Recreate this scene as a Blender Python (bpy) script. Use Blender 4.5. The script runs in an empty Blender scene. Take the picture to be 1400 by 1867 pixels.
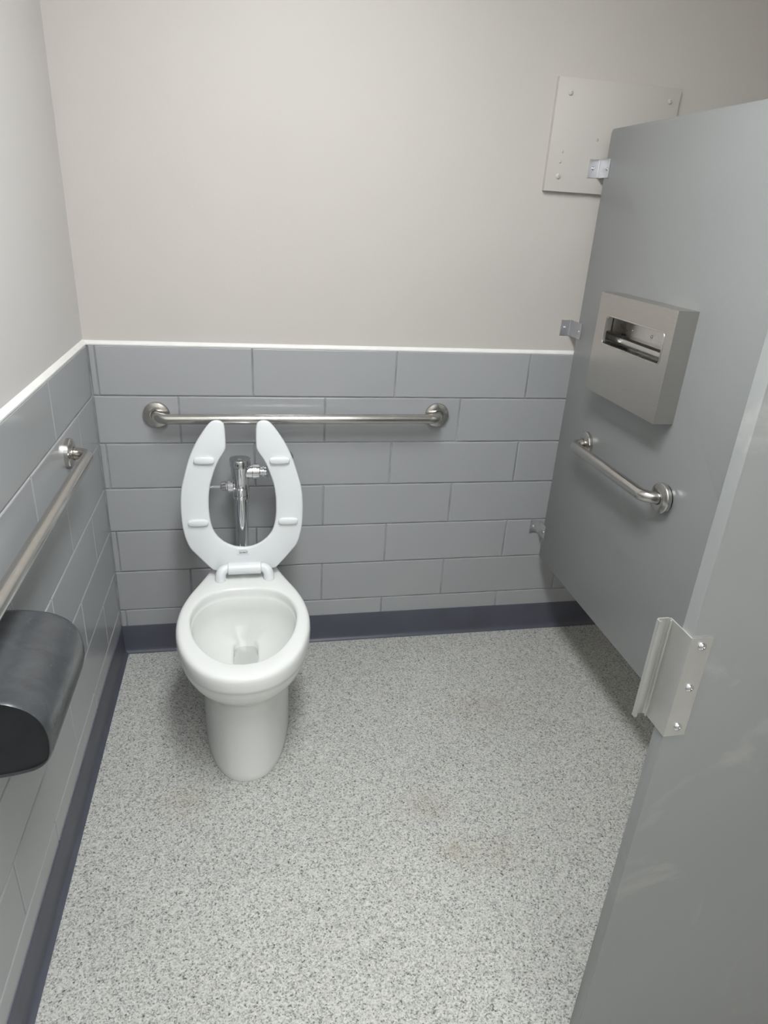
import bpy, bmesh, math, random
from mathutils import Vector, Matrix

random.seed(7)
scene = bpy.context.scene
COL = scene.collection

# ------------------------------------------------------------------ camera
F_PX, YAW, PITCH, ROLL = 1220.2653, 0.2135, -0.4233, 0.0623
CAM = Vector((0.4669, -2.1284, 1.5110))
fwd = Vector((math.sin(YAW) * math.cos(PITCH), math.cos(YAW) * math.cos(PITCH), math.sin(PITCH)))
rgt = Vector((math.cos(YAW), -math.sin(YAW), 0))
upv = rgt.cross(fwd)
R_ = math.cos(ROLL) * rgt + math.sin(ROLL) * upv
U_ = -math.sin(ROLL) * rgt + math.cos(ROLL) * upv
cam_data = bpy.data.cameras.new('camera')
cam_data.sensor_fit = 'VERTICAL'
cam_data.sensor_height = 24.0
cam_data.lens = 24.0 * F_PX / 1867.0
cam_data.clip_start = 0.02
cam = bpy.data.objects.new('camera', cam_data)
COL.objects.link(cam)
cam.matrix_world = Matrix(((R_.x, U_.x, -fwd.x, CAM.x), (R_.y, U_.y, -fwd.y, CAM.y),
                           (R_.z, U_.z, -fwd.z, CAM.z), (0, 0, 0, 1)))
scene.camera = cam

# ------------------------------------------------------------------ world, exposure, ceiling lamp and fill
world = bpy.data.worlds.new('world')
world.use_nodes = True
world.node_tree.nodes['Background'].inputs['Color'].default_value = (0.8, 0.85, 0.9, 1)
world.node_tree.nodes['Background'].inputs['Strength'].default_value = 0.0
scene.world = world
scene.view_settings.view_transform = 'Standard'
scene.view_settings.look = 'None'
scene.view_settings.gamma = 1.0
scene.view_settings.use_curve_mapping = False
scene.view_settings.exposure = 0.0
CEIL = 2.50
# ceiling panels, stall lamp then added fill: (x, y, size x, size y, emission strength)
LAMPS = [(0.66, -1.42, 0.32, 1.20, 33.0),
         (0.95, -2.95, 1.16, 0.55, 12.5)]  # unseen fill panel, added to brighten the stall front and lower surfaces

# ------------------------------------------------------------------ helpers
def link(o, parent=None):
    COL.objects.link(o)
    if parent is not None:
        o.parent = parent
    return o

def tag(o, label=None, cat=None, group=None, kind=None):
    if label: o['label'] = label
    if cat: o['category'] = cat
    if group: o['group'] = group
    if kind: o['kind'] = kind
    return o

def empty(name, loc=(0, 0, 0)):
    o = bpy.data.objects.new(name, None)
    o.location = loc
    o.empty_display_size = 0.05
    return link(o)

def finish(name, bm, mat, parent=None, smooth=None, origin=None):
    """bmesh (world coordinates) -> one mesh object; children keep world coordinates via parent offset"""
    bmesh.ops.recalc_face_normals(bm, faces=bm.faces[:])
    off = Vector(origin) if origin is not None else (Vector(parent_world(parent)) if parent is not None else Vector((0, 0, 0)))
    for v in bm.verts:
        v.co -= off
    me = bpy.data.meshes.new(name)
    bm.to_mesh(me)
    bm.free()
    if smooth is not None:
        for p in me.polygons:
            p.use_smooth = True
        me.set_sharp_from_angle(angle=math.radians(smooth))
    me.materials.append(mat)
    o = bpy.data.objects.new(name, me)
    link(o, parent)
    if parent is None:
        o.location = off
    elif origin is not None:
        o.location = off - Vector(parent_world(parent))
    return o

def parent_world(p):
    w = Vector((0, 0, 0))
    while p is not None:
        w += p.location
        p = p.parent
    return w

def add_box(bm, x0, x1, y0, y1, z0, z1, bevel=0.0, seg=2):
    tmp = bmesh.new()
    vs = [tmp.verts.new((x, y, z)) for x in (x0, x1) for y in (y0, y1) for z in (z0, z1)]
    for f in ((0, 1, 3, 2), (4, 6, 7, 5), (0, 4, 5, 1), (2, 3, 7, 6), (0, 2, 6, 4), (1, 5, 7, 3)):
        tmp.faces.new([vs[i] for i in f])
    if bevel > 0:
        bmesh.ops.bevel(tmp, geom=tmp.edges[:], offset=bevel, segments=seg, profile=0.5, affect='EDGES')
    merge(bm, tmp)

def merge(bm, tmp):
    me = bpy.data.meshes.new('tmp')
    tmp.to_mesh(me)
    tmp.free()
    bm.from_mesh(me)
    bpy.data.meshes.remove(me)

def basis(d):
    d = Vector(d).normalized()
    a = Vector((0, 0, 1)) if abs(d.z) < 0.9 else Vector((1, 0, 0))
    u = d.cross(a).normalized()
    v = d.cross(u).normalized()
    return u, v

def add_lathe(bm, base, axis, prof, n=32):
    """prof: list of (distance along axis, radius)"""
    base = Vector(base); axis = Vector(axis).normalized()
    u, v = basis(axis)
    rings = []
    for d, r in prof:
        c = base + axis * d
        if r < 1e-6:
            rings.append([bm.verts.new(c)])
        else:
            rings.append([bm.verts.new(c + (u * math.cos(2 * math.pi * k / n) + v * math.sin(2 * math.pi * k / n)) * r) for k in range(n)])
    for a, b in zip(rings[:-1], rings[1:]):
        for k in range(n):
            k2 = (k + 1) % n
            if len(a) == 1 and len(b) == 1:
                continue
            if len(a) == 1:
                bm.faces.new((a[0], b[k], b[k2]))
            elif len(b) == 1:
                bm.faces.new((a[k], a[k2], b[0]))
            else:
                bm.faces.new((a[k], a[k2], b[k2], b[k]))
    if len(rings[0]) > 1: bm.faces.new(rings[0])
    if len(rings[-1]) > 1: bm.faces.new(rings[-1])

def add_tube(bm, path, r, n=20, caps=True):
    path = [Vector(p) for p in path]
    rad = r if isinstance(r, (list, tuple)) else [r] * len(path)
    d0 = (path[1] - path[0]).normalized()
    u, v = basis(d0)
    rings = []
    for i, p in enumerate(path):
        if i == 0: d = (path[1] - path[0])
        elif i == len(path) - 1: d = (path[-1] - path[-2])
        else: d = (path[i + 1] - path[i]).normalized() + (path[i] - path[i - 1]).normalized()
        d.normalize()
        u = (u - d * u.dot(d)).normalized()
        v = d.cross(u)
        rings.append([bm.verts.new(p + (u * math.cos(2 * math.pi * k / n) + v * math.sin(2 * math.pi * k / n)) * rad[i]) for k in range(n)])
    for a, b in zip(rings[:-1], rings[1:]):
        for k in range(n):
            k2 = (k + 1) % n
            bm.faces.new((a[k], a[k2], b[k2], b[k]))
    if caps:
        bm.faces.new(rings[0]); bm.faces.new(rings[-1])

def catmull(pts, per=6, closed=False):
    P = [Vector(p) for p in pts]
    out = []
    n = len(P)
    rng = range(n) if closed else range(n - 1)
    for i in rng:
        if closed:
            p0, p1, p2, p3 = P[(i - 1) % n], P[i], P[(i + 1) % n], P[(i + 2) % n]
        else:
            p1, p2 = P[i], P[i + 1]
            p0 = P[i - 1] if i > 0 else 2 * p1 - p2
            p3 = P[i + 2] if i + 2 < n else 2 * p2 - p1
        for k in range(per):
            t = k / per
            out.append(0.5 * ((2 * p1) + (p2 - p0) * t + (2 * p0 - 5 * p1 + 4 * p2 - p3) * t * t + (3 * p1 - p0 - 3 * p2 + p3) * t ** 3))
    if not closed:
        out.append(P[-1].copy())
    return out

def resample(pts, m):
    L = [0.0]
    for a, b in zip(pts[:-1], pts[1:]):
        L.append(L[-1] + (b - a).length)
    out = []
    j = 0
    for k in range(m):
        s = L[-1] * k / (m - 1)
        while j < len(L) - 2 and L[j + 1] < s:
            j += 1
        t = (s - L[j]) / max(1e-9, L[j + 1] - L[j])
        out.append(pts[j].lerp(pts[j + 1], min(1, max(0, t))))
    return out

def arc(cx, cy, r, a0, a1, n):
    return [(cx + r * math.cos(a0 + (a1 - a0) * k / n), cy + r * math.sin(a0 + (a1 - a0) * k / n)) for k in range(n + 1)]

def extrude_poly(bm, pts3, vec):
    """closed planar polygon -> prism"""
    vec = Vector(vec)
    a = [bm.verts.new(Vector(p)) for p in pts3]
    b = [bm.verts.new(Vector(p) + vec) for p in pts3]
    n = len(a)
    bm.faces.new(a); bm.faces.new(b[::-1])
    for k in range(n):
        k2 = (k + 1) % n
        bm.faces.new((a[k], b[k], b[k2], a[k2]))

def thick_polyline(pts, t):
    """2D open polyline thickened -> closed polygon"""
    P = [Vector((p[0], p[1])) for p in pts]
    L, R = [], []
    for i, p in enumerate(P):
        if i == 0: d = (P[1] - P[0]).normalized(); nrm = Vector((-d.y, d.x)); s = 1
        elif i == len(P) - 1: d = (P[-1] - P[-2]).normalized(); nrm = Vector((-d.y, d.x)); s = 1
        else:
            d1 = (P[i] - P[i - 1]).normalized(); d2 = (P[i + 1] - P[i]).normalized()
            n1 = Vector((-d1.y, d1.x)); n2 = Vector((-d2.y, d2.x))
            nrm = (n1 + n2).normalized(); s = 1 / max(0.35, nrm.dot(n1))
        L.append(p + nrm * t / 2 * s); R.append(p - nrm * t / 2 * s)
    return L + R[::-1]

# ------------------------------------------------------------------ materials
def new_mat(name):
    m = bpy.data.materials.new(name)
    m.use_nodes = True
    nt = m.node_tree
    b = nt.nodes['Principled BSDF']
    return m, nt, b

def noise(nt, scale, detail=4, rough=0.5, coord='Object', dist=0.0, stretch=None):
    tc = nt.nodes.new('ShaderNodeTexCoord')
    n = nt.nodes.new('ShaderNodeTexNoise')
    n.inputs['Scale'].default_value = scale
    n.inputs['Detail'].default_value = detail
    n.inputs['Roughness'].default_value = rough
    n.inputs['Distortion'].default_value = dist
    if stretch:
        mp = nt.nodes.new('ShaderNodeMapping')
        mp.inputs['Scale'].default_value = stretch
        nt.links.new(tc.outputs[coord], mp.inputs['Vector'])
        nt.links.new(mp.outputs['Vector'], n.inputs['Vector'])
    else:
        nt.links.new(tc.outputs[coord], n.inputs['Vector'])
    return n

def ramp(nt, src, stops, interp='LINEAR'):
    r = nt.nodes.new('ShaderNodeValToRGB')
    r.color_ramp.interpolation = interp
    e = r.color_ramp.elements
    while len(e) < len(stops):
        e.new(0.5)
    for k, (p, c) in enumerate(stops):
        e[k].position = p
        e[k].color = (c[0], c[1], c[2], 1) if not isinstance(c, float) else (c, c, c, 1)
    nt.links.new(src, r.inputs['Fac'])
    return r

def add_bump(nt, b, src, strength, dist=0.001):
    bp = nt.nodes.new('ShaderNodeBump')
    bp.inputs['Strength'].default_value = strength
    bp.inputs['Distance'].default_value = dist
    nt.links.new(src, bp.inputs['Height'])
    nt.links.new(bp.outputs['Normal'], b.inputs['Normal'])

def mix(nt, fac, a, b_, blend='MIX'):
    m = nt.nodes.new('ShaderNodeMix')
    m.data_type = 'RGBA'
    m.blend_type = blend
    for sock, val in ((m.inputs['Factor'], fac), (m.inputs['A'], a), (m.inputs['B'], b_)):
        if hasattr(val, 'is_output') or isinstance(val, bpy.types.NodeSocket):
            nt.links.new(val, sock)
        elif isinstance(val, (int, float)):
            sock.default_value = val
        else:
            sock.default_value = (val[0], val[1], val[2], 1)
    return m.outputs['Result']

def simple(name, col, rough, metal=0.0, var=0.04, vscale=6.0, bump=0.0, bscale=300.0, coat=0.0, rvar=0.0):
    m, nt, b = new_mat(name)
    n = noise(nt, vscale, 4)
    lo = tuple(c * (1 - var) for c in col); hi = tuple(min(1, c * (1 + var)) for c in col)
    r = ramp(nt, n.outputs['Fac'], [(0.3, lo), (0.7, hi)])
    nt.links.new(r.outputs['Color'], b.inputs['Base Color'])
    b.inputs['Roughness'].default_value = rough
    b.inputs['Metallic'].default_value = metal
    b.inputs['Coat Weight'].default_value = coat
    if rvar:
        n3 = noise(nt, vscale * 2.3, 3)
        mr = nt.nodes.new('ShaderNodeMapRange')
        mr.inputs['To Min'].default_value = rough - rvar
        mr.inputs['To Max'].default_value = rough + rvar
        nt.links.new(n3.outputs['Fac'], mr.inputs['Value'])
        nt.links.new(mr.outputs['Result'], b.inputs['Roughness'])
    if bump:
        n2 = noise(nt, bscale, 3)
        add_bump(nt, b, n2.outputs['Fac'], bump)
    return m

M = {}
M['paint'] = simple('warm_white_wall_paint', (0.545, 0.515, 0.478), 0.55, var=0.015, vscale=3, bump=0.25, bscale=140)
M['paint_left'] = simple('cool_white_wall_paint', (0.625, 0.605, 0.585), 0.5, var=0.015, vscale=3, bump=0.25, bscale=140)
M['ceiling'] = simple('white_ceiling_paint', (0.75, 0.74, 0.72), 0.8, var=0.02)
def tile_material():
    m, nt, b = new_mat('grey_glazed_tile')
    oi = nt.nodes.new('ShaderNodeObjectInfo')
    r = ramp(nt, oi.outputs['Random'], [(0.0, (0.356, 0.364, 0.371)), (1.0, (0.382, 0.390, 0.397))])
    nt.links.new(r.outputs['Color'], b.inputs['Base Color'])
    b.inputs['Roughness'].default_value = 0.19
    return m
M['tile'] = tile_material()
M['grout'] = simple('light_grey_grout', (0.30, 0.305, 0.315), 0.9, var=0.30, vscale=14, bump=0.4, bscale=400)
M['caulk'] = simple('white_caulk', (0.80, 0.79, 0.76), 0.5, var=0.04, vscale=20, bump=0.2, bscale=80)
M['cove'] = simple('slate_rubber_cove_base', (0.080, 0.084, 0.108), 0.42, var=0.08, vscale=8, bump=0.05)
M['porcelain'] = simple('white_vitreous_china', (0.78, 0.79, 0.765), 0.20, var=0.01, vscale=4)
M['seat'] = simple('white_seat_plastic', (0.76, 0.785, 0.79), 0.28, var=0.01)
M['chrome'] = simple('polished_chrome', (0.72, 0.73, 0.75), 0.07, metal=1.0, var=0.02)
M['bracket'] = simple('satin_bracket_metal', (0.66, 0.665, 0.68), 0.34, metal=1.0, var=0.05, vscale=40)
M['alu'] = simple('anodised_aluminium', (0.76, 0.76, 0.74), 0.45, metal=1.0, var=0.03, vscale=30)
M['screw_paint'] = M['paint']
M['rubber'] = simple('dark_gap', (0.02, 0.02, 0.02), 0.7)
M['logo'] = simple('grey_print', (0.22, 0.23, 0.24), 0.5)

def brushed(name, col, rough, stretch, bump=0.03):
    m, nt, b = new_mat(name)
    n = noise(nt, 60, 4, stretch=stretch)
    r = ramp(nt, n.outputs['Fac'], [(0.3, tuple(c * 0.93 for c in col)), (0.7, col)])
    nt.links.new(r.outputs['Color'], b.inputs['Base Color'])
    b.inputs['Metallic'].default_value = 1.0
    n2 = noise(nt, 9, 4)
    mr = nt.nodes.new('ShaderNodeMapRange')
    mr.inputs['To Min'].default_value = rough - 0.06
    mr.inputs['To Max'].default_value = rough + 0.06
    nt.links.new(n2.outputs['Fac'], mr.inputs['Value'])
    nt.links.new(mr.outputs['Result'], b.inputs['Roughness'])
    add_bump(nt, b, n.outputs['Fac'], bump, 0.0005)
    return m
M['steel_bar'] = brushed('satin_stainless_tube', (0.60, 0.58, 0.55), 0.24, (1, 1, 1), 0.02)
M['steel_box'] = brushed('brushed_stainless_sheet', (0.60, 0.575, 0.545), 0.32, (0.4, 0.4, 14), 0.05)
M['steel_in'] = brushed('bright_stainless_sheet', (0.70, 0.69, 0.67), 0.28, (1, 1, 6), 0.02)

# partition: powder-coated grey with faint pale scuffs of their own shape
def partition_mat(name, scuff):
    m, nt, b = new_mat(name)
    n = noise(nt, 2.2, 5)
    base = ramp(nt, n.outputs['Fac'], [(0.3, (0.272, 0.282, 0.277)), (0.7, (0.290, 0.300, 0.295))])
    n2 = noise(nt, 3.4, 6, 0.62, dist=1.6)
    lo = 0.70 - 0.10 * scuff
    r2 = ramp(nt, n2.outputs['Fac'], [(lo - 0.06, 0.0), (lo + 0.10, 0.5 * scuff + 0.05)])
    col = mix(nt, r2.outputs['Color'], base.outputs['Color'], (0.46, 0.45, 0.42))
    n4 = noise(nt, 26, 2, 0.5)
    r4 = ramp(nt, n4.outputs['Fac'], [(0.795, 0.0), (0.83, 0.35)])
    col = mix(nt, r4.outputs['Color'], col, (0.55, 0.55, 0.52))
    nt.links.new(col, b.inputs['Base Color'])
    b.inputs['Roughness'].default_value = 0.36
    n3 = noise(nt, 420, 2)
    add_bump(nt, b, n3.outputs['Fac'], 0.06)
    return m
M['partition'] = partition_mat('grey_partition_coating', 0.25)
M['pilaster'] = partition_mat('grey_scuffed_partition_coating', 0.9)

# smoky dark plastic with dust scratches
m, nt, b = new_mat('smoky_grey_plastic')
n = noise(nt, 14, 5, 0.6, dist=1.0)
r = ramp(nt, n.outputs['Fac'], [(0.35, (0.052, 0.056, 0.060)), (0.75, (0.080, 0.084, 0.090))])
n2 = noise(nt, 22, 6, 0.7, dist=2.5)
r2 = ramp(nt, n2.outputs['Fac'], [(0.60, 0.0), (0.78, 0.5)])
nt.links.new(mix(nt, r2.outputs['Color'], r.outputs['Color'], (0.17, 0.175, 0.18)), b.inputs['Base Color'])
b.inputs['Roughness'].default_value = 0.27
M['smoke'] = m
M['smoke_shaded'] = simple('shaded_smoky_plastic', (0.020, 0.021, 0.023), 0.34, var=0.25, vscale=20)  # darker copy of the smoky plastic, with shade painted into the colour

# speckled flooring
m, nt, b = new_mat('speckled_vinyl_floor')
tc = nt.nodes.new('ShaderNodeTexCoord')
def vor(scale, rnd=1.0):
    v = nt.nodes.new('ShaderNodeTexVoronoi')
    v.inputs['Scale'].default_value = scale
    v.inputs['Randomness'].default_value = rnd
    nz = nt.nodes.new('ShaderNodeTexNoise'); nz.inputs['Scale'].default_value = scale * 0.9
    nt.links.new(tc.outputs['Object'], nz.inputs['Vector'])
    ad = nt.nodes.new('ShaderNodeVectorMath'); ad.operation = 'MULTIPLY_ADD'
    ad.inputs[1].default_value = (1.2 / scale,) * 3
    nt.links.new(nz.outputs['Color'], ad.inputs[0]); nt.links.new(tc.outputs['Object'], ad.inputs[2])
    nt.links.new(ad.outputs['Vector'], v.inputs['Vector'])
    sp = nt.nodes.new('ShaderNodeSeparateColor')
    nt.links.new(v.outputs['Color'], sp.inputs['Color'])
    return sp.outputs['Red']
c1 = ramp(nt, vor(370), [(0.0, (0.035, 0.035, 0.034)), (0.08, (0.19, 0.19, 0.18)), (0.20, (0.40, 0.40, 0.375)), (0.45, (0.52, 0.522, 0.488)), (0.8, (0.63, 0.63, 0.59))], 'CONSTANT')
c2 = ramp(nt, vor(250), [(0.0, (0.08, 0.08, 0.078)), (0.09, (0.34, 0.34, 0.32)), (0.3, (0.50, 0.502, 0.47)), (0.7, (0.63, 0.63, 0.59))], 'CONSTANT')
col = mix(nt, 0.42, c1.outputs['Color'], c2.outputs['Color'])
big = noise(nt, 2.5, 5, 0.6)
bigr = ramp(nt, big.outputs['Fac'], [(0.3, (0.94, 0.94, 0.935)), (0.7, (1.03, 1.03, 1.03))])
col = mix(nt, 1.0, col, bigr.outputs['Color'], 'MULTIPLY')
# faint rust-brown stains on the floor
def stain(px, py, rx, ry, colr, amt, col):
    mp = nt.nodes.new('ShaderNodeMapping'); mp.vector_type = 'POINT'
    mp.inputs['Location'].default_value = (-px / rx, -py / ry, 0)
    mp.inputs['Scale'].default_value = (1 / rx, 1 / ry, 1)
    nt.links.new(tc.outputs['Object'], mp.inputs['Vector'])
    nz = noise(nt, 18, 4, 0.6)
    ln = nt.nodes.new('ShaderNodeVectorMath'); ln.operation = 'LENGTH'
    nt.links.new(mp.outputs['Vector'], ln.inputs[0])
    ma = nt.nodes.new('ShaderNodeMath'); ma.operation = 'ADD'
    nt.links.new(ln.outputs['Value'], ma.inputs[0]); nt.links.new(nz.outputs['Fac'], ma.inputs[1])
    rr = ramp(nt, ma.outputs['Value'], [(0.45, amt), (1.0, 0.0)])
    return mix(nt, rr.outputs['Color'], col, colr, 'MULTIPLY')
for s in ((1.066, -1.002, 0.16, 0.09), (0.92, -0.82, 0.14, 0.09), (0.97, -0.97, 0.10, 0.06), (1.20, -0.45, 0.2, 0.1), (0.27, -0.72, 0.12, 0.1)):
    col = stain(s[0], s[1], s[2] * 1.6, s[3] * 1.6, (0.80, 0.72, 0.58), 0.45, col)
nt.links.new(col, b.inputs['Base Color'])
b.inputs['Roughness'].default_value = 0.55
nb = noise(nt, 300, 2)
add_bump(nt, b, nb.outputs['Fac'], 0.12)
M['floor'] = m

m, nt, b = new_mat('bowl_water')      # clear shallow water: see-through with a Fresnel mirror on top
nt.nodes.remove(b)
fr = nt.nodes.new('ShaderNodeFresnel'); fr.inputs['IOR'].default_value = 1.33
tr = nt.nodes.new('ShaderNodeBsdfTransparent'); tr.inputs['Color'].default_value = (0.93, 0.955, 0.95, 1)
gl = nt.nodes.new('ShaderNodeBsdfGlossy'); gl.inputs['Roughness'].default_value = 0.02
mx = nt.nodes.new('ShaderNodeMixShader')
nt.links.new(fr.outputs['Fac'], mx.inputs['Fac']); nt.links.new(tr.outputs['BSDF'], mx.inputs[1]); nt.links.new(gl.outputs['BSDF'], mx.inputs[2])
nt.links.new(mx.outputs['Shader'], nt.nodes['Material Output'].inputs['Surface'])
M['water'] = m

def emis(name, s):
    m, nt, b = new_mat(name)
    b.inputs['Base Color'].default_value = (0.9, 0.9, 0.9, 1)
    b.inputs['Emission Color'].default_value = (0.975, 1.0, 1.02, 1)
    b.inputs['Emission Strength'].default_value = s
    return m

# ------------------------------------------------------------------ the room
XR, YF = 3.0, -3.5        # right wall, wall behind the viewer
T = 0.012                 # tile stands proud of the painted wall by this much
P, VP, ZT, A0, ZB = 0.4602, 0.1542, 1.0998, 0.4796, 0.110

bm = bmesh.new(); add_box(bm, -0.1, XR + 0.1, YF - 0.1, 0.1, -0.05, 0.0)
floor = tag(finish('floor', bm, M['floor']), 'speckled pale grey floor with dark flecks', kind='structure')
bm = bmesh.new(); add_box(bm, -0.1, XR + 0.1, YF - 0.1, 0.1, CEIL, CEIL + 0.05)
tag(finish('ceiling', bm, M['ceiling']), 'plain white ceiling above the stall', kind='structure')
bm = bmesh.new(); add_box(bm, -T, XR, T, 0.1, 0, CEIL)
wall_back = tag(finish('wall_back', bm, M['paint']), 'warm white painted wall above grey tile behind the toilet', kind='structure')
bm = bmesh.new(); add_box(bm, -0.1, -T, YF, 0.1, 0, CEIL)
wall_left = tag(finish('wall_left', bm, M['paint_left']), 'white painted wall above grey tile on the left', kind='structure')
bm = bmesh.new(); add_box(bm, XR, XR + 0.1, YF, 0.1, 0, CEIL)
tag(finish('wall_right', bm, M['paint']), 'painted wall beyond the grey partition', kind='structure')
bm = bmesh.new(); add_box(bm, -0.1, XR + 0.1, YF - 0.1, YF, 0, CEIL)
tag(finish('wall_front', bm, M['paint']), 'painted wall facing the stall', kind='structure')

# grout beds and individual tiles
G = 0.0035
bm = bmesh.new(); add_box(bm, -T, XR, 0.0034, T, 0.0, ZT)
finish('grout_bed', bm, M['grout'], wall_back)
bm = bmesh.new(); add_box(bm, -T, -0.0028, YF, 0.0022, 0.0, ZT)
finish('grout_bed', bm, M['grout'], wall_left)

def tile_mesh(w, h, d=0.009, c=0.0024):
    """tile lying in local XZ, front face towards -Y at y=0, pillowed edge"""
    bm = bmesh.new()
    def loop(i, y):
        return [bm.verts.new(p) for p in ((i, y, i), (w - i, y, i), (w - i, y, h - i), (i, y, h - i))]
    loops = [loop(0, d), loop(0, c), loop(c * 0.35, c * 0.35), loop(c * 1.3, 0)]
    for a, b_ in zip(loops[:-1], loops[1:]):
        for k in range(4):
            bm.faces.new((a[k], a[(k + 1) % 4], b_[(k + 1) % 4], b_[k]))
    bm.faces.new(loops[-1]); bm.faces.new(loops[0][::-1])
    bmesh.ops.recalc_face_normals(bm, faces=bm.faces[:])
    me = bpy.data.meshes.new('tile')
    bm.to_mesh(me); bm.free()
    for p in me.polygons: p.use_smooth = True
    me.set_sharp_from_angle(angle=math.radians(12))
    me.materials.append(M['tile'])
    return me
tile_cache = {}
def put_tile(wall, along0, along1, z0, z1, left=False):
    w = round(along1 - along0 - G, 4); h = round(z1 - z0 - G, 4)
    if w < 0.004 or h < 0.004: return
    key = (w, h)
    if key not in tile_cache: tile_cache[key] = tile_mesh(w, h)
    o = bpy.data.objects.new('tile', tile_cache[key])
    link(o, wall)
    j = random.uniform(-0.0005, 0.0004)
    tl = random.gauss(0, 0.0012)
    if left:   # along runs towards the viewer (-Y)
        o.rotation_euler = (tl, random.gauss(0, 0.001), math.radians(90))
        o.location = (0.0 + j, -along1 + G / 2, z0 + G / 2)
    else:
        o.rotation_euler = (tl, 0, random.gauss(0, 0.0012))
        o.location = (along0 + G / 2, 0.0 + j, z0 + G / 2)
for r_ in range(7):
    z1 = ZT - r_ * VP; z0 = max(0.0, z1 - VP)
    if r_ == 6: z0 = 0.02
    off = A0 if r_ % 2 == 0 else A0 + P / 2
    x = off - 2 * P
    while x < 2.75:
        a, b_ = max(x, 0.0), min(x + P, 2.75)
        if b_ - a > 0.006: put_tile(wall_back, a, b_, z0, z1)
        x += P
    offl = 0.438 if r_ % 2 == 0 else 0.438 + P / 2
    y = offl - 2 * P
    while y < 3.2:
        a, b_ = max(y, 0.001), min(y + P, 3.2)
        if b_ - a > 0.006: put_tile(wall_left, a, b_, z0, z1, left=True)
        y += P

# white caulked ledge on top of the tile
bm = bmesh.new()
extrude_poly(bm, [(-T, T, ZT - 0.001), (-T, 0.0008, ZT - 0.001), (-T, 0.0006, ZT + 0.003), (-T, 0.004, ZT + 0.0065), (-T, T, ZT + 0.011)], (XR - 0.25 + T, 0, 0))
tag(finish('trim_1', bm, M['caulk']), 'thin white ledge on top of the tile behind the toilet', kind='structure')
bm = bmesh.new()
extrude_poly(bm, [(-T, T, ZT - 0.001), (-0.0008, T, ZT - 0.001), (-0.0006, T, ZT + 0.003), (-0.004, T, ZT + 0.0065), (-T, T, ZT + 0.013)], (0, -3.2 - T, 0))
tag(finish('trim_2', bm, M['caulk']), 'thin white ledge on top of the tile on the left wall', kind='structure')

# cove base
def cove(name, left, label):
    prof = [(0.001, 0.0), (-0.017, 0.0), (-0.017, 0.002), (-0.010, 0.0055), (-0.0065, 0.011), (-0.0050, 0.020), (-0.0042, 0.05), (-0.0042, ZB - 0.0025), (-0.0032, ZB), (0.001, ZB)]
    bm = bmesh.new()
    if left: extrude_poly(bm, [(-p[0], 0.0, p[1]) for p in prof], (0, -3.2, 0))
    else: extrude_poly(bm, [(0.0, p[0], p[1]) for p in prof], (2.75, 0, 0))
    tag(finish(name, bm, M['cove'], smooth=40), label, kind='structure')
cove('baseboard_back', False, 'dark slate rubber cove base below the tile behind the toilet')
cove('baseboard_left', True, 'dark slate rubber cove base along the left wall')

# ceiling lamp and added fill panel
for i, (lx, ly, sx, sy, st) in enumerate(LAMPS):
    t = empty('ceiling_light', (lx, ly, CEIL - 0.02))
    tag(t, ['square ceiling light panel above the toilet stall', 'unseen fill light panel added on the ceiling outside the stall'][i], 'light')
    bm = bmesh.new()
    w = 0.025
    for a in ((lx - sx / 2 - w, lx + sx / 2 + w, ly - sy / 2 - w, ly - sy / 2), (lx - sx / 2 - w, lx + sx / 2 + w, ly + sy / 2, ly + sy / 2 + w),
              (lx - sx / 2 - w, lx - sx / 2, ly - sy / 2, ly + sy / 2), (lx + sx / 2, lx + sx / 2 + w, ly - sy / 2, ly + sy / 2)):
        add_box(bm, a[0], a[1], a[2], a[3], CEIL - 0.02, CEIL)
    finish('frame', bm, M['ceiling'], t)
    bm = bmesh.new(); add_box(bm, lx - sx / 2, lx + sx / 2, ly - sy / 2, ly + sy / 2, CEIL - 0.012, CEIL - 0.002)
    finish('diffuser', bm, emis('lamp_diffuser', st), t)

# ------------------------------------------------------------------ toilet
TX = 0.436
toilet = empty('toilet', (TX, -0.40, 0.0))
tag(toilet, 'white floor-mounted toilet with its open-front seat raised', 'toilet')
ZR = 0.420
MM = 65
def half(pts, polar=True):
    """half outline (x>=0) from the front centre to the back centre -> closed ring of points,
    sampled by bearing so that rings of different outlines line up"""
    c = catmull([(p[0], p[1], 0) for p in pts], 10)
    if polar:
        CY = -0.47
        ang = [math.atan2(p.x, -(p.y - CY)) for p in c]     # 0 at the front, pi at the back
        ang[0], ang[-1] = 0.0, math.pi
        out, j = [], 0
        for k in range(MM):
            a_ = math.pi * k / (MM - 1)
            while j < len(ang) - 2 and ang[j + 1] < a_: j += 1
            t = (a_ - ang[j]) / max(1e-9, ang[j + 1] - ang[j])
            out.append(c[j].lerp(c[j + 1], min(1, max(0, t))))
        c = out
        c[0].x = 0.0; c[-1].x = 0.0
    else:
        c = resample(c, MM)
    return c + [Vector((-p.x, p.y, 0)) for p in c[-2:0:-1]]
RIM = half([(0, -.742), (.045, -.736), (.09, -.714), (.13, -.672), (.162, -.612), (.182, -.54), (.189, -.465), (.183, -.39), (.164, -.315), (.137, -.245), (.116, -.185), (.106, -.14), (.101, -.09), (.094, -.055), (.07, -.042), (.03, -.040), (0, -.040)])
PED = half([(0, -.668), (.030, -.662), (.062, -.640), (.092, -.590), (.113, -.52), (.126, -.44), (.131, -.36), (.130, -.26), (.126, -.17), (.115, -.12), (.08, -.098), (.03, -.095), (0, -.095)])
OPEN = half([(0, -.675), (.040, -.667), (.080, -.638), (.112, -.593), (.137, -.535), (.150, -.46), (.146, -.405), (.128, -.357), (.098, -.322), (.055, -.303), (.02, -.299), (0, -.299)])
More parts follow.
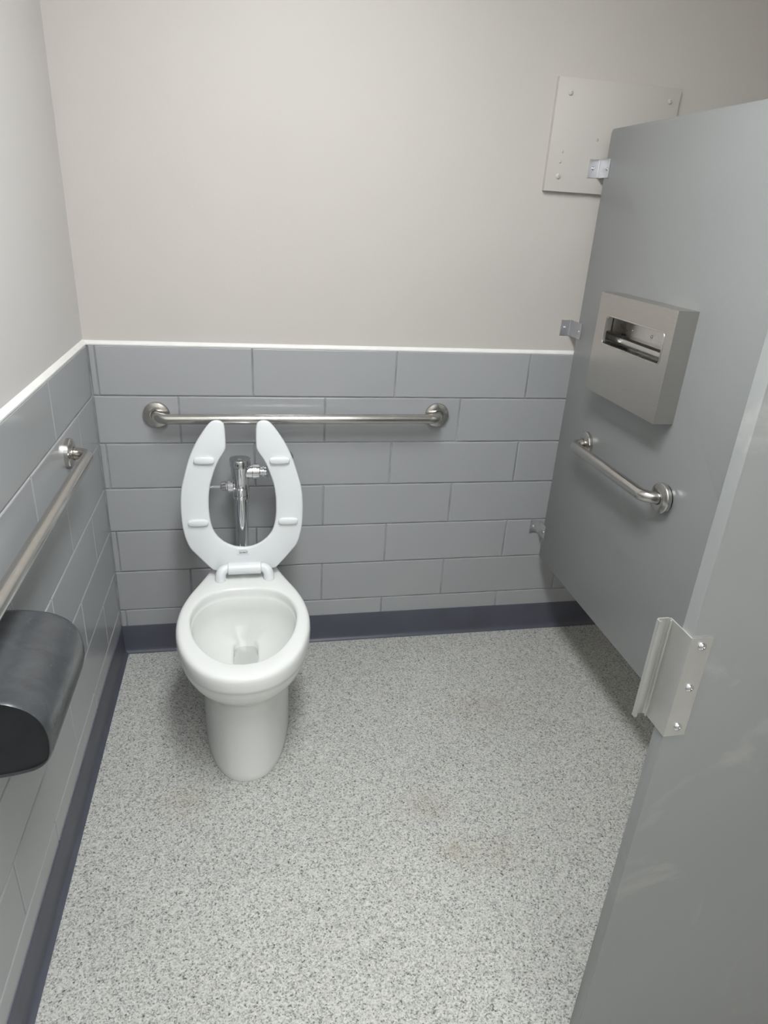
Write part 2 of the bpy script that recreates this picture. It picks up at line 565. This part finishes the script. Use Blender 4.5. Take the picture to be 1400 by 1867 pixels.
SUMP = half([(0, -.418), (.020, -.417), (.032, -.409), (.037, -.393), (.038, -.353), (.037, -.316), (.032, -.300), (.020, -.291), (0, -.289)], polar=False)
def blend(a, b_, t): return [p.lerp(q, t) for p, q in zip(a, b_)]
def inset(ring, d):
    n = len(ring); out = []
    for k in range(n):
        tn = (ring[(k + 1) % n] - ring[(k - 1) % n]).normalized()
        out.append(ring[k] + Vector((-tn.y, tn.x, 0)) * d)
    return out
def scl(ring, sx, dy=0.0, cy=-.38, sy=1.0): return [Vector((p.x * sx, cy + (p.y - cy) * sy + dy, 0)) for p in ring]
secs = [(0.0, scl(PED, 1.0)), (0.004, scl(PED, 1.012, 0, -.38, 1.006)), (0.02, scl(PED, 1.0)), (0.07, scl(PED, 1.005, 0, -.38, 0.99)), (0.13, scl(PED, 0.99, 0, -.38, 0.985)),
        (0.19, scl(PED, 0.965, 0, -.38, 0.985)), (0.240, scl(PED, 0.945, 0, -.38, 0.985)), (0.270, blend(scl(PED, 0.94), RIM, 0.06)), (0.291, blend(scl(PED, 0.94), RIM, 0.26)),
        (0.309, blend(PED, RIM, 0.56)), (0.325, blend(PED, RIM, 0.76)), (0.341, blend(PED, RIM, 0.88)), (0.358, blend(PED, RIM, 0.935)), (0.3675, blend(PED, RIM, 0.95)),
        (0.3695, blend(PED, RIM, 0.962)), (0.3725, blend(PED, RIM, 0.985)), (0.380, blend(PED, RIM, 0.997)), (0.394, RIM), (0.406, inset(RIM, 0.0006)), (0.4125, inset(RIM, 0.0026)),
        (0.4170, inset(RIM, 0.0062)), (0.4194, inset(RIM, 0.0110)), (ZR, inset(RIM, 0.0165)),
        (ZR, inset(OPEN, -0.010)), (0.4188, inset(OPEN, -0.0045)), (0.4155, inset(OPEN, -0.0012)), (0.410, OPEN), (0.398, inset(OPEN, 0.0005)), (0.388, inset(OPEN, 0.001)),
        (0.3868, inset(OPEN, 0.0020)), (0.383, inset(OPEN, 0.0024)), (0.365, inset(OPEN, 0.006)), (0.340, blend(OPEN, SUMP, 0.10)), (0.310, blend(OPEN, SUMP, 0.25)),
        (0.280, blend(OPEN, SUMP, 0.44)), (0.255, blend(OPEN, SUMP, 0.63)), (0.238, blend(OPEN, SUMP, 0.79)), (0.226, blend(OPEN, SUMP, 0.92)), (0.220, blend(OPEN, SUMP, 0.985)),
        (0.212, SUMP), (0.17, scl(SUMP, 0.97)), (0.145, scl(SUMP, 0.9)), (0.14, scl(SUMP, 0.6, 0, -.36, .6))]
bm = bmesh.new()
rings = [[bm.verts.new((TX + p.x, p.y, z)) for p in ring] for z, ring in secs]
n = len(rings[0])
for a, b_ in zip(rings[:-1], rings[1:]):
    for k in range(n):
        bm.faces.new((a[k], a[(k + 1) % n], b_[(k + 1) % n], b_[k]))
bm.faces.new(rings[0]); bm.faces.new(rings[-1])
bowl = finish('bowl', bm, M['porcelain'], toilet, smooth=50)
bm = bmesh.new()
wz = 0.197
bm.faces.new([bm.verts.new((TX + p.x, p.y, wz)) for p in inset(scl(SUMP, 0.995), -0.0006)])
finish('water', bm, M['water'], bowl)

# seat, raised: local frame s (across), v (up along the seat), w (towards the viewer)
ANG = 0.10
HX = TX + 0.003
H0 = Vector((HX, -0.222, 0.441))
SV = Vector((0.0, math.sin(ANG), math.cos(ANG)))
SW = Vector((0.0, -math.cos(ANG), math.sin(ANG)))
SS = Vector((1, 0, 0))
def sp(s, v, w=0.0): return H0 + SS * s * 1.032 + SV * v * 0.952 + SW * w
outer = [(.085, .002), (.098, .007), (.118, .030), (.140, .058), (.158, .082), (.167, .105), (.175, .140), (.1785, .175), (.1795, .225), (.1755, .280), (.164, .330), (.148, .385), (.128, .432), (.106, .470), (.088, .495), (.078, .503), (.066, .506), (.054, .503)]
inner = [(.0465, .495), (.0435, .475), (.0430, .425), (.045, .412), (.051, .400), (.067, .372), (.082, .332), (.094, .285), (.0985, .228), (.095, .172), (.083, .132), (.058, .102), (.028, .085), (0.0, .0805)]
co = resample(catmull([(0.0, .002, 0), (.045, .002, 0)] + [(p[0], p[1], 0) for p in outer], 6), 72)
ci = resample(catmull([(p[0], p[1], 0) for p in inner], 6), 72)
NH = 72
right = [(p.x, p.y) for p in co] + [(p.x, p.y) for p in ci]
leftp = [(-p[0], p[1]) for p in right[::-1]][1:-1]
contour = right + leftp                # bottom centre -> tip -> inner centre -> mirrored back
bm = bmesh.new()
TH = 0.020
def ins2(pts, d):
    P2 = [Vector((p[0], p[1], 0)) for p in pts]
    n_ = len(P2); out = []
    for k in range(n_):
        a = (P2[k] - P2[k - 1]); b2 = (P2[(k + 1) % n_] - P2[k])
        tn = (a.normalized() + b2.normalized())
        if tn.length < 1e-6: tn = a
        tn.normalize()
        out.append((P2[k].x - tn.y * d, P2[k].y + tn.x * d))
    return out
levels = [(0.0, 0.005), (-0.0012, 0.0022), (-0.004, 0.0006), (-0.008, 0.0), (-0.014, 0.0008), (-0.018, 0.004), (-TH, 0.010)]
rr = []
for w_, d_ in levels:
    rr.append([bm.verts.new(sp(p[0], p[1], w_)) for p in ins2(contour, d_)])
nn = len(contour)
for a, b_ in zip(rr[:-1], rr[1:]):
    for k in range(nn):
        bm.faces.new((a[k], a[(k + 1) % nn], b_[(k + 1) % nn], b_[k]))
for ring in (rr[0], rr[-1]):
    for k in range(NH - 1):            # outer k faces inner (2*NH-1-k) on the same half
        bm.faces.new((ring[k], ring[k + 1], ring[2 * NH - 2 - k], ring[2 * NH - 1 - k]))
    mir = [ring[0]] + [ring[nn - k] for k in range(1, 2 * NH - 1)] + [ring[2 * NH - 1]]
    for k in range(NH - 1):
        bm.faces.new((mir[k + 1], mir[k], mir[2 * NH - 1 - k], mir[2 * NH - 2 - k]))
bmesh.ops.remove_doubles(bm, verts=bm.verts[:], dist=1e-6)
seat = finish('seat', bm, M['seat'], toilet, smooth=40)
# four bumpers
for s, v in ((-.1055, .379), (.1105, .377), (-.131, .173), (.134, .171)):
    bm = bmesh.new()
    L, Wd, Hh = 0.0295, 0.0112, 0.0085
    lv = [(-0.001, 1.0), (Hh * .55, 1.0), (Hh * .85, .93), (Hh, .80)]
    rgs = []
    for w_, k_ in lv:
        ring = []
        for q in range(32):
            a = 2 * math.pi * q / 32
            ca, sa = math.cos(a), math.sin(a)
            ring.append(bm.verts.new(sp(s + L * (k_ ** .4) * math.copysign(abs(ca) ** .55, ca), v + Wd * k_ * math.copysign(abs(sa) ** .7, sa), w_)))
        rgs.append(ring)
    for a, b_ in zip(rgs[:-1], rgs[1:]):
        for k in range(32):
            bm.faces.new((a[k], a[(k + 1) % 32], b_[(k + 1) % 32], b_[k]))
    bm.faces.new(rgs[-1]); bm.faces.new(rgs[0])
    finish('bumper', bm, M['seat'], seat, smooth=50)
# hinge barrel moulded to the seat
bm = bmesh.new()
bc = sp(0.0, 0.013, 0.012)
add_lathe(bm, bc - SS * 0.0515, SS, [(0, 0.0165), (0.0015, 0.0190), (0.1015, 0.0190), (0.103, 0.0165)], 36)
finish('hinge_barrel', bm, M['seat'], seat, smooth=50)
# hinge posts on the bowl
for sg in (-1, 1):
    bm = bmesh.new()
    b0 = Vector((HX, bc.y, bc.z))
    path = catmull([b0 + SS * sg * 0.048, b0 + SS * sg * 0.058, b0 + Vector((sg * 0.0665, -0.004, -0.004)), b0 + Vector((sg * 0.0735, -0.009, -0.014)), Vector((HX + sg * 0.0755, bc.y - 0.012, ZR - 0.001))], 5)
    rad = [0.0138 + 0.0032 * (k / (len(path) - 1)) for k in range(len(path))]
    add_tube(bm, path, rad, 24)
    finish('hinge_post', bm, M['seat'], toilet, smooth=50)
# printed maker's mark
def text_mesh(body, size):
    cu = bpy.data.curves.new('mark', 'FONT')
    cu.body = body; cu.size = size; cu.align_x = 'CENTER'; cu.align_y = 'CENTER'
    cu.extrude = 0.0001; cu.shear = 0.25; cu.offset = 0.0002
    to = bpy.data.objects.new('tmp_text', cu); COL.objects.link(to)
    dg = bpy.context.evaluated_depsgraph_get(); dg.update()
    me = bpy.data.meshes.new_from_object(to.evaluated_get(dg))
    bpy.data.objects.remove(to); bpy.data.curves.remove(cu)
    return me
bm = bmesh.new()
tm = text_mesh('BEMIS', 0.0100)
bm.from_mesh(tm); bpy.data.meshes.remove(tm)
for vtx in bm.verts:
    vtx.co = sp(-0.003 + vtx.co.x, 0.0635 + vtx.co.y, 0.0004 + vtx.co.z)
def strip(pts, wd):
    poly = thick_polyline(pts, wd)
    extrude_poly(bm, [sp(-0.003 + p.x, 0.0635 + p.y, 0.0003) for p in poly], SW * 0.0002)
strip([(-0.0135, 0.0045), (-0.010, 0.0075), (-0.003, 0.0088), (0.006, 0.0085), (0.0125, 0.006)], 0.0011)
strip([(-0.0165, -0.0035), (-0.0165, -0.0075), (0.0165, -0.0075), (0.0165, -0.0035)], 0.0004)
finish('maker_mark', bm, M['logo'], seat)

# ------------------------------------------------------------------ flush valve
VX, VY = 0.434, -0.118
valve = empty('flush_valve', (VX, VY, 0.42))
tag(valve, 'chrome flush valve with side handle standing behind the raised toilet seat', 'flush valve')
Zv = Vector((0, 0, 1))
def add_lathe_v(bm, base, axis, prof, n=32): add_lathe(bm, base, axis, [(d, r * 1.13) for d, r in prof], n)
bm = bmesh.new()
add_lathe_v(bm, (VX, VY, 0), Zv, [(0.660, 0.0185), (0.662, 0.0235), (0.684, 0.0240), (0.687, 0.0215), (0.700, 0.0210), (0.706, 0.0225), (0.742, 0.0258), (0.756, 0.0272)], 40)
add_lathe_v(bm, (VX, VY, 0.737), (1, 0, 0), [(0.0, 0.0205), (0.036, 0.0205), (0.038, 0.018)], 32)
add_lathe_v(bm, (VX, VY, 0.689), (-1, 0, 0), [(0.0, 0.013), (0.027, 0.013)], 24)
finish('valve_body', bm, M['chrome'], valve, smooth=40)
bm = bmesh.new()
add_lathe_v(bm, (VX, VY, 0), Zv, [(0.756, 0.0278), (0.7575, 0.0290), (0.7785, 0.0292), (0.7805, 0.0280), (0.7810, 0.0100), (0.7825, 0.0085), (0.7825, 0.0)], 40)
finish('valve_cap', bm, M['chrome'], valve, smooth=35)
bm = bmesh.new()
add_lathe_v(bm, (VX, VY, 0), Zv, [(0.648, 0.0195), (0.650, 0.0238), (0.660, 0.0238), (0.662, 0.0195)], 40)
finish('coupling_nut', bm, M['chrome'], valve, smooth=40)
bm = bmesh.new()
add_lathe_v(bm, (VX, VY, 0), Zv, [(0.425, 0.0182), (0.650, 0.0182)], 36)
finish('flush_tube', bm, M['chrome'], valve, smooth=40)
bm = bmesh.new()
add_lathe_v(bm, (VX, VY, 0), Zv, [(0.4202, 0.034), (0.425, 0.034), (0.430, 0.028), (0.445, 0.027), (0.449, 0.019)], 36)
finish('spud_nut', bm, M['chrome'], valve, smooth=40)
# handle
bm = bmesh.new()
X_ = Vector((-1, 0, 0))
add_lathe_v(bm, (VX, VY, 0.689), X_, [(0.022, 0.0155), (0.024, 0.0185), (0.040, 0.0185), (0.043, 0.0125), (0.046, 0.0125), (0.048, 0.0150), (0.060, 0.0125), (0.063, 0.0085)], 6 * 4)
hnut = finish('handle_nut', bm, M['chrome'], valve, smooth=40)
bm = bmesh.new()
add_tube(bm, [(VX - 0.060, VY, 0.689), (VX - 0.080, VY, 0.689), (VX - 0.105, VY - 0.002, 0.688), (VX - 0.135, VY - 0.004, 0.687), (VX - 0.150, VY - 0.005, 0.687)], [0.0065, 0.0055, 0.006, 0.0075, 0.0055], 20)
finish('handle_lever', bm, M['chrome'], valve, smooth=50)
# supply: tailpiece, nut, stop, wall flange
bm = bmesh.new()
Xp = Vector((1, 0, 0))
add_lathe_v(bm, (VX, VY, 0.737), Xp, [(0.036, 0.019), (0.038, 0.0215), (0.058, 0.0215), (0.061, 0.0125), (0.068, 0.0125), (0.069, 0.0165), (0.072, 0.0165), (0.073, 0.013), (0.082, 0.013)], 36)
finish('tailpiece', bm, M['chrome'], valve, smooth=40)
bm = bmesh.new()
add_lathe_v(bm, (VX, VY, 0.737), Xp, [(0.080, 0.0185), (0.081, 0.0205), (0.096, 0.0205), (0.097, 0.0185)], 6)
finish('hex_nut', bm, M['chrome'], valve, smooth=20)
bm = bmesh.new()
add_lathe_v(bm, (VX, VY, 0.737), Xp, [(0.095, 0.014), (0.115, 0.014), (0.120, 0.019), (0.142, 0.019)], 28)
add_lathe_v(bm, (VX + 0.135, VY, 0.737), (0, -1, 0), [(-0.055, 0.017), (0.0, 0.021), (0.028, 0.021), (0.034, 0.017), (0.036, 0.0)], 32)
stop = finish('supply_stop', bm, M['chrome'], valve, smooth=40)
bm = bmesh.new()
add_lathe_v(bm, (VX + 0.135, VY, 0.737), (0, 1, 0), [(0.05, 0.0135), (0.117, 0.0135)], 28)
add_lathe_v(bm, (VX + 0.135, -0.001, 0.737), (0, -1, 0), [(0.0, 0.034), (0.004, 0.033), (0.010, 0.022), (0.013, 0.014)], 36)
finish('wall_flange', bm, M['chrome'], valve, smooth=40)

# ------------------------------------------------------------------ grab bars
def grab_bar(label, a, b_, nrm, stand=0.055, rb=0.0160, gap=0.0):
    """a, b_: flange centres on the wall; nrm: out of the wall"""
    a, b_, nrm = Vector(a), Vector(b_), Vector(nrm)
    along = (b_ - a).normalized()
    t = empty('grab_bar', tuple((a + b_) / 2))
    tag(t, label, 'grab bar', 'stainless grab bars')
    R = 0.040
    pts = [a + nrm * 0.006]
    pts += [a + nrm * (stand - R)]
    for k in range(1, 9):
        th = k / 8 * math.pi / 2
        pts.append(a + nrm * (stand - R + R * math.sin(th)) + along * (R - R * math.cos(th)))
    m2 = []
    for k in range(0, 8):
        th = (1 - k / 8) * math.pi / 2
        m2.append(b_ + nrm * (stand - R + R * math.sin(th)) - along * (R - R * math.cos(th)))
    pts += m2 + [b_ + nrm * (stand - R), b_ + nrm * 0.006]
    bm = bmesh.new(); add_tube(bm, pts, rb, 28)
    finish('bar', bm, M['steel_bar'], t, smooth=50)
    for c, g_ in ((a, 0.0), (b_, gap)):
        bm = bmesh.new()
        add_lathe(bm, c + nrm * (0.0005 + g_), nrm, [(0, 0.0405), (0.0095, 0.0405), (0.0118, 0.0385), (0.0150, 0.030), (0.0168, 0.0215), (0.0162, 0.0175), (0.010, 0.0172)], 48)
        fl = finish('flange', bm, M['steel_bar'], t, smooth=28)
        if g_:
            bm = bmesh.new()
            add_lathe(bm, c + nrm * 0.0003, nrm, [(0, 0.037), (0.003, 0.037)], 40)
            finish('mounting_plate', bm, M['chrome'], t, smooth=30)
    return t
grab_bar('long stainless grab bar fixed to the tile behind the toilet seat', (0.182, 0, 0.888), (1.089, 0, 0.889), (0, -1, 0))
grab_bar('long stainless grab bar running along the left wall toward the viewer', (0, -0.362, 0.888), (0, -1.430, 0.888), (1, 0, 0))
PX = 1.530
grab_bar('short stainless grab bar on the grey partition below the steel dispenser', (PX, -0.238, 0.862), (PX, -0.688, 0.866), (-1, 0, 0), gap=0.008)

# ------------------------------------------------------------------ partition and pilaster
def rounded_rect(u0, u1, v0, v1, r, n=5):
    return arc(u1 - r, v1 - r, r, 0, math.pi / 2, n) + arc(u0 + r, v1 - r, r, math.pi / 2, math.pi, n) + arc(u0 + r, v0 + r, r, math.pi, 1.5 * math.pi, n) + arc(u1 - r, v0 + r, r, 1.5 * math.pi, 2 * math.pi, n)
def slab(name, pts3, vec, mat, bev, parent=None, origin=None):
    bm = bmesh.new()
    extrude_poly(bm, pts3, vec)
    edges = [e for e in bm.edges if len(e.link_faces) == 2 and any(len(f.verts) > 4 for f in e.link_faces)]
    bmesh.ops.bevel(bm, geom=edges, offset=bev, segments=2, profile=0.5, affect='EDGES')
    return finish(name, bm, mat, parent, smooth=35, origin=origin)
pt = rounded_rect(-1.476, -0.043, 0.349, 1.764, 0.009)
o = slab('partition_panel', [(PX, p[0], p[1]) for p in pt], (0.025, 0, 0), M['partition'], 0.002, origin=(PX, -0.76, 0.349))
tag(o, 'grey stall partition panel holding the steel dispenser and short grab bar', 'partition')
PLX = 1.020
pl = rounded_rect(PLX, 1.62, 0.0, 1.95, 0.004, 2)
o = slab('pilaster', [(p[0], -1.500, p[1]) for p in pl], (0, 0.023, 0), M['pilaster'], 0.0015, origin=(1.3, -1.49, 0))
tag(o, 'grey scuffed stall front panel at right, its edge carrying the aluminium strike', 'partition')

def screw(parent, c, nrm, r=0.0052, mat=None, h=0.0028, name='screw', slot=True):
    nrm = Vector(nrm)
    bm = bmesh.new()
    add_lathe(bm, Vector(c), nrm, [(-0.001, r), (h * .25, r), (h * .65, r * .85), (h * .95, r * .5), (h, r * .32), (h * .55, r * .28), (h * .55, 0.0)], 20)
    return finish(name, bm, mat or M['chrome'], parent, smooth=40)

# wall brackets
def bracket(label, z, ywall, hgt=0.050, wl=0.036, pl_=0.046):
    t = empty('angle_bracket', (PX, ywall, z))
    tag(t, label, 'bracket', 'partition wall brackets')
    bm = bmesh.new()
    x0 = PX - 0.0012
    poly = thick_polyline([(PX - wl, ywall - 0.0013), (x0 - 0.0015, ywall - 0.0013), (x0, ywall - 0.003), (x0, -0.028 - pl_ + 0.002)], 0.0024)
    extrude_poly(bm, [(p.x, p.y, z - hgt / 2) for p in poly], (0, 0, hgt))
    ye = -0.028 - pl_ + 0.002
    add_box(bm, PX - wl - 0.0005, PX - wl + 0.0022, ywall - 0.0042, ywall - 0.0005, z - hgt / 2, z + hgt / 2, 0.0006, 1)
    add_box(bm, x0 - 0.0045, x0 - 0.0005, ywall - 0.0052, ywall - 0.0012, z - hgt / 2, z + hgt / 2, 0.0012, 1)
    add_box(bm, x0 - 0.0034, x0 + 0.0006, ye - 0.0005, ye + 0.0022, z - hgt / 2, z + hgt / 2, 0.0006, 1)
    finish('angle_plate', bm, M['bracket'], t)
    screw(t, (PX - wl * .62, ywall - 0.0025, z), (0, -1, 0), 0.0052)
    screw(t, (PX - 0.0024, -0.028 - pl_ * .62, z - 0.002), (-1, 0, 0), 0.0048)
bracket('satin metal angle bracket highest on the partition, over the painted access panel', 1.661, -0.0040)
bracket('satin metal angle bracket just above the top of the tile', 1.187, T)
bracket('satin metal angle bracket lowest on the partition, screwed to the tile', 0.455, 0.0, hgt=0.052, pl_=0.038)

# aluminium strike on the pilaster edge
ks = empty('door_strike', (PLX, -1.50, 0.868))
tag(ks, 'aluminium door strike with three screws on the edge of the front panel', 'strike')
kx = PLX - 0.0011
z0k, z1k = 0.868, 1.031
bm = bmesh.new()
poly = thick_polyline([(PLX + 0.030, -1.5014), (kx, -1.5014), (kx, -1.4545), (kx - 0.004, -1.4525), (kx - 0.0175, -1.4525), (kx - 0.0205, -1.4545), (kx - 0.0205, -1.4595), (kx - 0.0172, -1.4595)], 0.0020)
extrude_poly(bm, [(p.x, p.y, z0k) for p in poly], (0, 0, z1k - z0k))
finish('strike_plate', bm, M['alu'], ks)
bm = bmesh.new()
poly = thick_polyline([(kx - 0.0008, -1.4570), (kx - 0.0040, -1.4590), (kx - 0.0040, -1.4610)], 0.0014)
extrude_poly(bm, [(p.x, p.y, z0k + 0.0005) for p in poly], (0, 0, z1k - z0k - 0.001))
finish('stop_rib', bm, M['alu'], ks)
for z in (1.018, 0.951, 0.884):
    screw(ks, (PLX + 0.0155, -1.5026, z), (0, -1, 0), 0.0060, h=0.0042)

# ------------------------------------------------------------------ access panel on the wall
ap = empty('access_panel', (1.556, T, 1.592))
tag(ap, 'painted flat access panel screwed to the wall, partly behind the partition', 'access panel')
bm = bmesh.new(); add_box(bm, 1.361, 1.752, -0.0040, T, 1.592, 1.888, 0.0012, 2)
finish('panel', bm, M['paint'], ap, smooth=40)
for x, z in ((1.401, 1.850), (1.720, 1.853), (1.400, 1.633), (1.718, 1.632)):
    screw(ap, (x, -0.0040, z), (0, -1, 0), 0.0075, M['paint'], 0.0045)
for x, z in ((1.508, 1.737), (1.402, 1.70), (1.400, 1.672)):
    screw(ap, (x, -0.0040, z), (0, -1, 0), 0.004, M['paint'], 0.0018, 'filled_hole')

# ------------------------------------------------------------------ seat cover dispenser
DX = 1.474
dt = empty('seat_cover_dispenser', (PX, -0.453, 1.053))
tag(dt, 'brushed steel box dispenser with a rounded slot, on the grey partition', 'dispenser')
y0, y1, z0, z1 = -0.645, -0.262, 1.053, 1.332
oy0, oy1, oz0, oz1 = -0.610, -0.313, 1.196, 1.274
bm = bmesh.new()
inn = rounded_rect(oy0, oy1, oz0, oz1, 0.011, 5)
cy, cz = (oy0 + oy1) / 2, (oz0 + oz1) / 2
out = []
cor = {0: (y1, z1), 1: (y0, z1), 2: (y0, z0), 3: (y1, z0)}
for k, p in enumerate(inn):
    q = k // 6; j = k % 6
    yc, zc = cor[q]
    # walk round the corner: first half clamps one axis, second half the other
    if j == 2 or j == 3: out.append((yc, zc))
    else:
        if (q in (0, 2)) == (j < 2): out.append((yc, p[1]))
        else: out.append((p[0], zc))
def loop3(pts, x): return [bm.verts.new((x, p[0], p[1])) for p in pts]
th = 0.0012
fi, fo = loop3(inn, DX), loop3(out, DX)
bi = loop3(inn, DX + 0.008)
bo = loop3(out, PX - 0.0005)
nn = len(inn)
def quadloop(a, b_):
    for k in range(nn):
        k2 = (k + 1) % nn
        vs = []
        for v in (a[k], a[k2], b_[k2], b_[k]):
            if all((v.co - u.co).length > 1e-7 for u in vs): vs.append(v)
        if len(vs) >= 3: bm.faces.new(vs)
quadloop(fi, fo); quadloop(fo, bo); quadloop(fi, bi)
bmesh.ops.remove_doubles(bm, verts=bm.verts[:], dist=1e-6)
finish('cover', bm, M['steel_box'], dt, smooth=30)
bm = bmesh.new()   # bright raised hem around the slot
hem = [(DX - 0.0004, p[0], p[1]) for p in inn] + []
add_tube(bm, hem + [hem[0]], 0.0016, 8, caps=False)
finish('slot_hem', bm, M['steel_in'], dt, smooth=50)
bm = bmesh.new(); add_box(bm, PX - 0.004, PX - 0.001, y0 + 0.004, y1 - 0.004, z0 + 0.004, z1 - 0.004)
back = finish('back_plate', bm, M['steel_in'], dt)
for y in (-0.375, -0.475, -0.560):
    screw(back, (PX - 0.004, y, 1.243), (-1, 0, 0), 0.0042, M['chrome'])
bm = bmesh.new()
poly = thick_polyline([(PX - 0.004, 1.222), (PX - 0.020, 1.222), (PX - 0.026, 1.217), (PX - 0.026, 1.206), (PX - 0.020, 1.200)], 0.0016)
extrude_poly(bm, [(p.x, y0 + 0.006, p.y) for p in poly], (0, y1 - y0 - 0.012, 0))
finish('shelf_rail', bm, M['steel_in'], dt)
bm = bmesh.new()
poly = thick_polyline([(PX - 0.004, 1.286), (PX - 0.012, 1.280), (PX - 0.012, 1.266)], 0.0014)
extrude_poly(bm, [(p.x, y0 + 0.006, p.y) for p in poly], (0, y1 - y0 - 0.012, 0))
finish('top_rail', bm, M['steel_in'], dt)
bm = bmesh.new()
poly = thick_polyline([(PX - 0.004, 1.189), (DX + 0.010, 1.184), (DX + 0.0025, 1.192)], 0.0014)
extrude_poly(bm, [(p.x, y0 + 0.006, p.y) for p in poly], (0, y1 - y0 - 0.012, 0))
finish('inner_tray', bm, M['steel_in'], dt)

# ------------------------------------------------------------------ toilet paper dispenser on the left wall
tp = empty('paper_dispenser', (0, -1.07, 0.612))
tag(tp, 'dark smoky plastic toilet paper dispenser on the left wall below the grab bar', 'dispenser')
prof = [(0.002, .780), (.030, .779), (.058, .775), (.088, .766), (.114, .748), (.1305, .719), (.1345, .683), (.128, .648), (.108, .628), (.075, .619), (.040, .615), (0.002, .613)]
sm = catmull([(p[0], p[1], 0) for p in prof], 5)
cpt = Vector((0.03, 0.69, 0))
def pring(y, s):
    return [(cpt.x + (p.x - cpt.x) * s if p.x > 0.004 else p.x, y, cpt.y + (p.y - cpt.y) * s) for p in sm]
bm = bmesh.new()
rows = [[bm.verts.new(p) for p in pring(y, s)] for y, s in ((-1.186, .945), (-1.2005, .945), (-1.2035, .953), (-1.2040, .967), (-1.200, .985), (-1.185, .995), (-1.08, 1.0), (-0.965, .998), (-0.945, .985), (-0.935, .955), (-0.931, .90))]
for a, b_ in zip(rows[:-1], rows[1:]):
    for k in range(len(a) - 1):
        bm.faces.new((a[k], a[k + 1], b_[k + 1], b_[k]))
bm.faces.new(rows[-1])
finish('cover', bm, M['smoke'], tp, smooth=50)
bm = bmesh.new()
extrude_poly(bm, [(p[0], -1.1985, p[2]) for p in pring(0, .945)], (0, 0.010, 0))
finish('end_cap', bm, M['smoke_shaded'], tp, smooth=30)  # end facing the viewer takes its shade from the darker colour
bm = bmesh.new(); add_box(bm, 0.0005, 0.006, -1.197, -0.940, 0.616, 0.778, 0.001)
finish('back_plate', bm, M['smoke_shaded'], tp)
